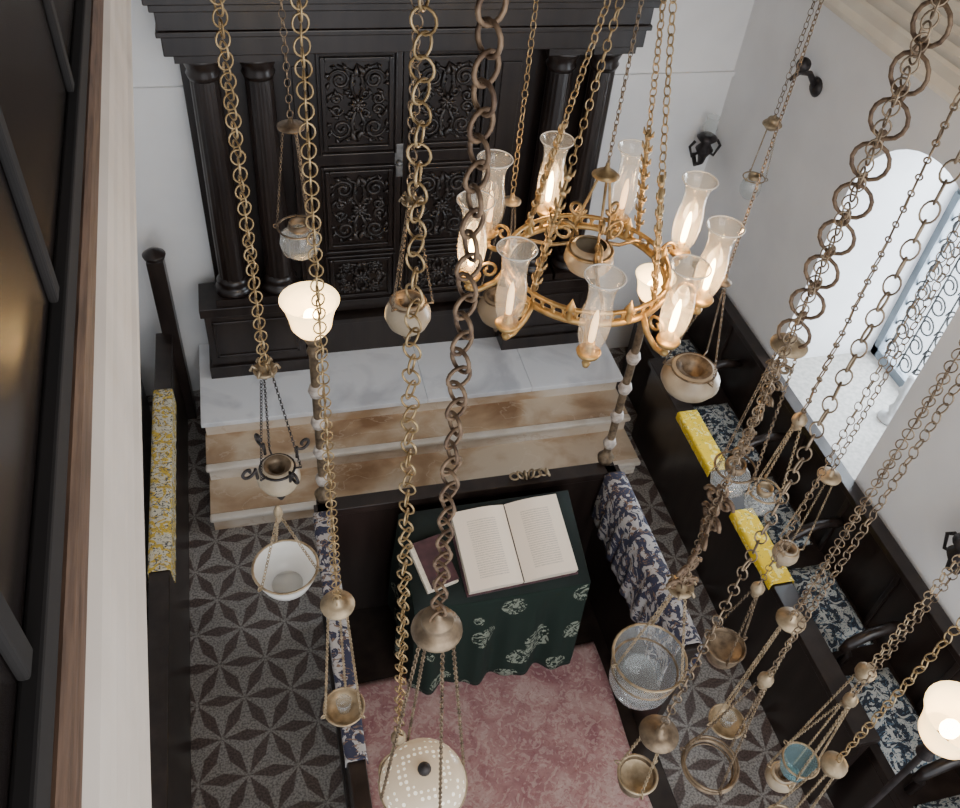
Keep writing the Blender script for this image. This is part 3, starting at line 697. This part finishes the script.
# ---------------------------------------------------------------- chandelier
cx,cy,cz,RR=1.06,2.24,2.85,.278
ch=root('chandelier',cx,cy,cz,'antique gold ring chandelier with nine glass hurricane shades','chandelier')
m=MB()
m.torus(RR,.013,Matrix.Translation((cx,cy,cz)),64,8).torus(RR,.008,Matrix.Translation((cx,cy,cz+.042)),64,8)
for k in range(45):
    a=2*pi*k/45
    m.torus(.018,.005,Matrix.Translation((cx+RR*math.cos(a),cy+RR*math.sin(a),cz+.022))@Matrix.Rotation(a+pi/2,4,'Z')@Matrix.Rotation(pi/2,4,'X'),10,4)
    if k%5==0: m.lathe([(.0001,-.02),(.012,-.01),(.016,0),(.008,.02),(.018,.035),(.008,.055),(.0001,.075)],cx+RR*math.cos(a),cy+RR*math.sin(a),cz+.01,10)
mesh_obj('ring',m,GOLD,ch)
m=MB()
for k in range(3):
    a=k*2*pi/3+.4
    for (r0,z0,s) in ((.11,.10,1),(.08,.20,-1)):
        pts=[]
        for i in range(20):
            t=i/19;q=2.6*pi*t;rr=(.045 if s>0 else .03)*(1-t*.75)
            pr_=r0-.01+rr*math.cos(q+pi); zz=z0+s*rr*math.sin(q)
            pts.append((cx+pr_*math.cos(a),cy+pr_*math.sin(a),cz+.03+zz))
        m.tube(pts,.006,6)
    m.tube([(cx+.075*math.cos(a),cy+.075*math.sin(a),cz+.09),(cx+.14*math.cos(a),cy+.14*math.sin(a),cz+.06),(cx+.22*math.cos(a),cy+.22*math.sin(a),cz+.05),(cx+RR*math.cos(a),cy+RR*math.sin(a),cz+.02)],.007,6)
    m.tube([(cx+.075*math.cos(a),cy+.075*math.sin(a),cz+.09),(cx+.06*math.cos(a),cy+.06*math.sin(a),cz+.2),(cx+.02*math.cos(a),cy+.02*math.sin(a),cz+.36)],.005,6)
m.torus(.075,.006,Matrix.Translation((cx,cy,cz+.09)),28,6)
m.lathe([(.0001,-.02),(.02,-.01),(.045,0),(.03,.012),(.012,.02),(.0001,.05)],cx,cy,cz+.37,20)
mesh_obj('hub',m,BRASS,ch)
mesh_obj('oil_pot',MB().lathe(potprof(.085,.12),cx,cy,cz-.01,28,cap=False),CERAM,ch)
hz=cz+1.3
m=MB(); fine(m,(cx,cy,cz+.40),(cx,cy,hz),.022); mesh_obj('centre_chain',m,DBRASS,ch)
for k in range(4):
    a=k*pi/2+.55; m=MB()
    p0=Vector((cx+RR*math.cos(a),cy+RR*math.sin(a),cz+.05)); p1=Vector((cx+.02*math.cos(a),cy+.02*math.sin(a),hz))
    m2=MB(); chain(m2,0,0,(p1-p0).length,0,.034,'oval',.13)
    q=(p1-p0).to_track_quat('Z','Y').to_matrix().to_4x4()
    m.add([Matrix.Translation(p0)@q@Vector(v) for v in m2.v],m2.f)
    mesh_obj('suspension_chain',m,BRASS,ch)
    m=MB(); d=(p1-p0).normalized()
    m.tube([p0,p0+d*.42],[.008,.006],6)
    for i in range(8):
        c=p0+d*(.03+.052*i); m.sphere(.012,c.x,c.y,c.z,8)
        for s in(-1,1):
            t=Vector((-math.sin(a),math.cos(a),0))*s
            m.tube([c,c+t*.016+d*.012,c+t*.020+d*.03],[.005,.006,.002],5)
    mesh_obj('leaf_mount',m,BRASS,ch)
m=MB(); chain(m,cx,cy,ZT,hz,.05,'oval',.12); m.lathe([(.0001,-.04),(.03,-.02),(.04,0),(.02,.03),(.0001,.04)],cx,cy,hz)
mesh_obj('main_chain',m,BRASS,ch)
lit=[0,1,1,1,0,1,0,1,0]
for k in range(9):
    a=math.radians(-107+40*k); ca,sa=math.cos(a),math.sin(a); R2=.402; zb=cz-.02
    x,y=cx+R2*ca,cy+R2*sa
    m=MB()
    m.tube([(cx+RR*ca,cy+RR*sa,cz+.01),(cx+(RR+.035)*ca,cy+(RR+.035)*sa,cz-.045),(cx+(RR+.085)*ca,cy+(RR+.085)*sa,cz-.075),(cx+(R2-.01)*ca,cy+(R2-.01)*sa,zb-.055),(x,y,zb-.02)],[.011,.011,.010,.009,.009],8)
    pts=[]
    for i in range(16):
        t=i/15;q=2.4*pi*t;rr=.034*(1-t*.7); pr_=RR+.06+rr*math.cos(q); zz=cz+.005+rr*math.sin(q); pts.append((cx+pr_*ca,cy+pr_*sa,zz))
    m.tube(pts,.006,5)
    m.lathe([(.0001,-.06),(.01,-.055),(.014,-.04),(.008,-.03),(.02,-.02),(.034,-.006),(.04,.008),(.036,.012),(.02,.01),(.014,.03),(.014,.045)],x,y,zb,20)
    arm=mesh_obj('arm',m,GOLD,ch)
    g=[(.030,.0),(.032,.02),(.044,.06),(.049,.11),(.046,.16),(.038,.20),(.037,.23),(.044,.262),(.060,.285),(.0615,.287),(.046,.262),(.0395,.23),(.0405,.20)]
    mesh_obj('glass_shade',MB().lathe(g,x,y,zb+.008,28,cap=False),HURL if lit[k] else HURR,arm)
    mesh_obj('glass_rim',MB().torus(.0608,.0022,Matrix.Translation((x,y,zb+.295)),28,5),MILK,arm)
    bmn=MB().lathe([(.0001,.045),(.009,.05),(.011,.07),(.011,.12),(.008,.15),(.003,.17),(.0001,.172)],x,y,zb,12,cap=False)
    mesh_obj('bulb',bmn,BULB if lit[k] else DIMB,arm)
    plight('lamp_light',x,y,zb+.11,4.5 if lit[k] else .5,.03,parent=ch)

# ---------------------------------------------------------------- light
w=bpy.data.worlds.new('sky'); bpy.context.scene.world=w; w.use_nodes=True
bg=w.node_tree.nodes['Background']; bg.inputs[0].default_value=(.86,.92,1,1); bg.inputs[1].default_value=2.2
def area(name,loc,rot,sx,sy,e,c):
    l=bpy.data.lights.new(name,'AREA'); l.shape='RECTANGLE'; l.size=sx; l.size_y=sy; l.energy=e; l.color=c
    o=bpy.data.objects.new(name,l); o.location=loc; o.rotation_euler=rot; C.objects.link(o)
area('window_daylight',(XO+.35,yc,1.95),(0,pi/2,0),2.0,1.4,240,(.84,.92,1))
area('front_window_daylight',(1.2,-1.5,4.2),(math.radians(72),0,0),3.2,2.4,90,(1,.97,.93))

cam=bpy.data.cameras.new('camera'); cam.sensor_width=36; cam.lens=868/960*36; cam.clip_start=.01
co=bpy.data.objects.new('camera',cam); C.objects.link(co); bpy.context.scene.camera=co
Rv=Vector((.969,-.2328,.0813)).normalized(); Uv=Vector((.1095,.7015,.7040)); Uv=(Uv-Rv*Uv.dot(Rv)).normalized(); Bv=Rv.cross(Uv)
co.matrix_world=Matrix(((Rv.x,Uv.x,Bv.x,0),(Rv.y,Uv.y,Bv.y,0),(Rv.z,Uv.z,Bv.z,4.6),(0,0,0,1)))
for o in bpy.data.objects:
    if '_w' in o: del o['_w']
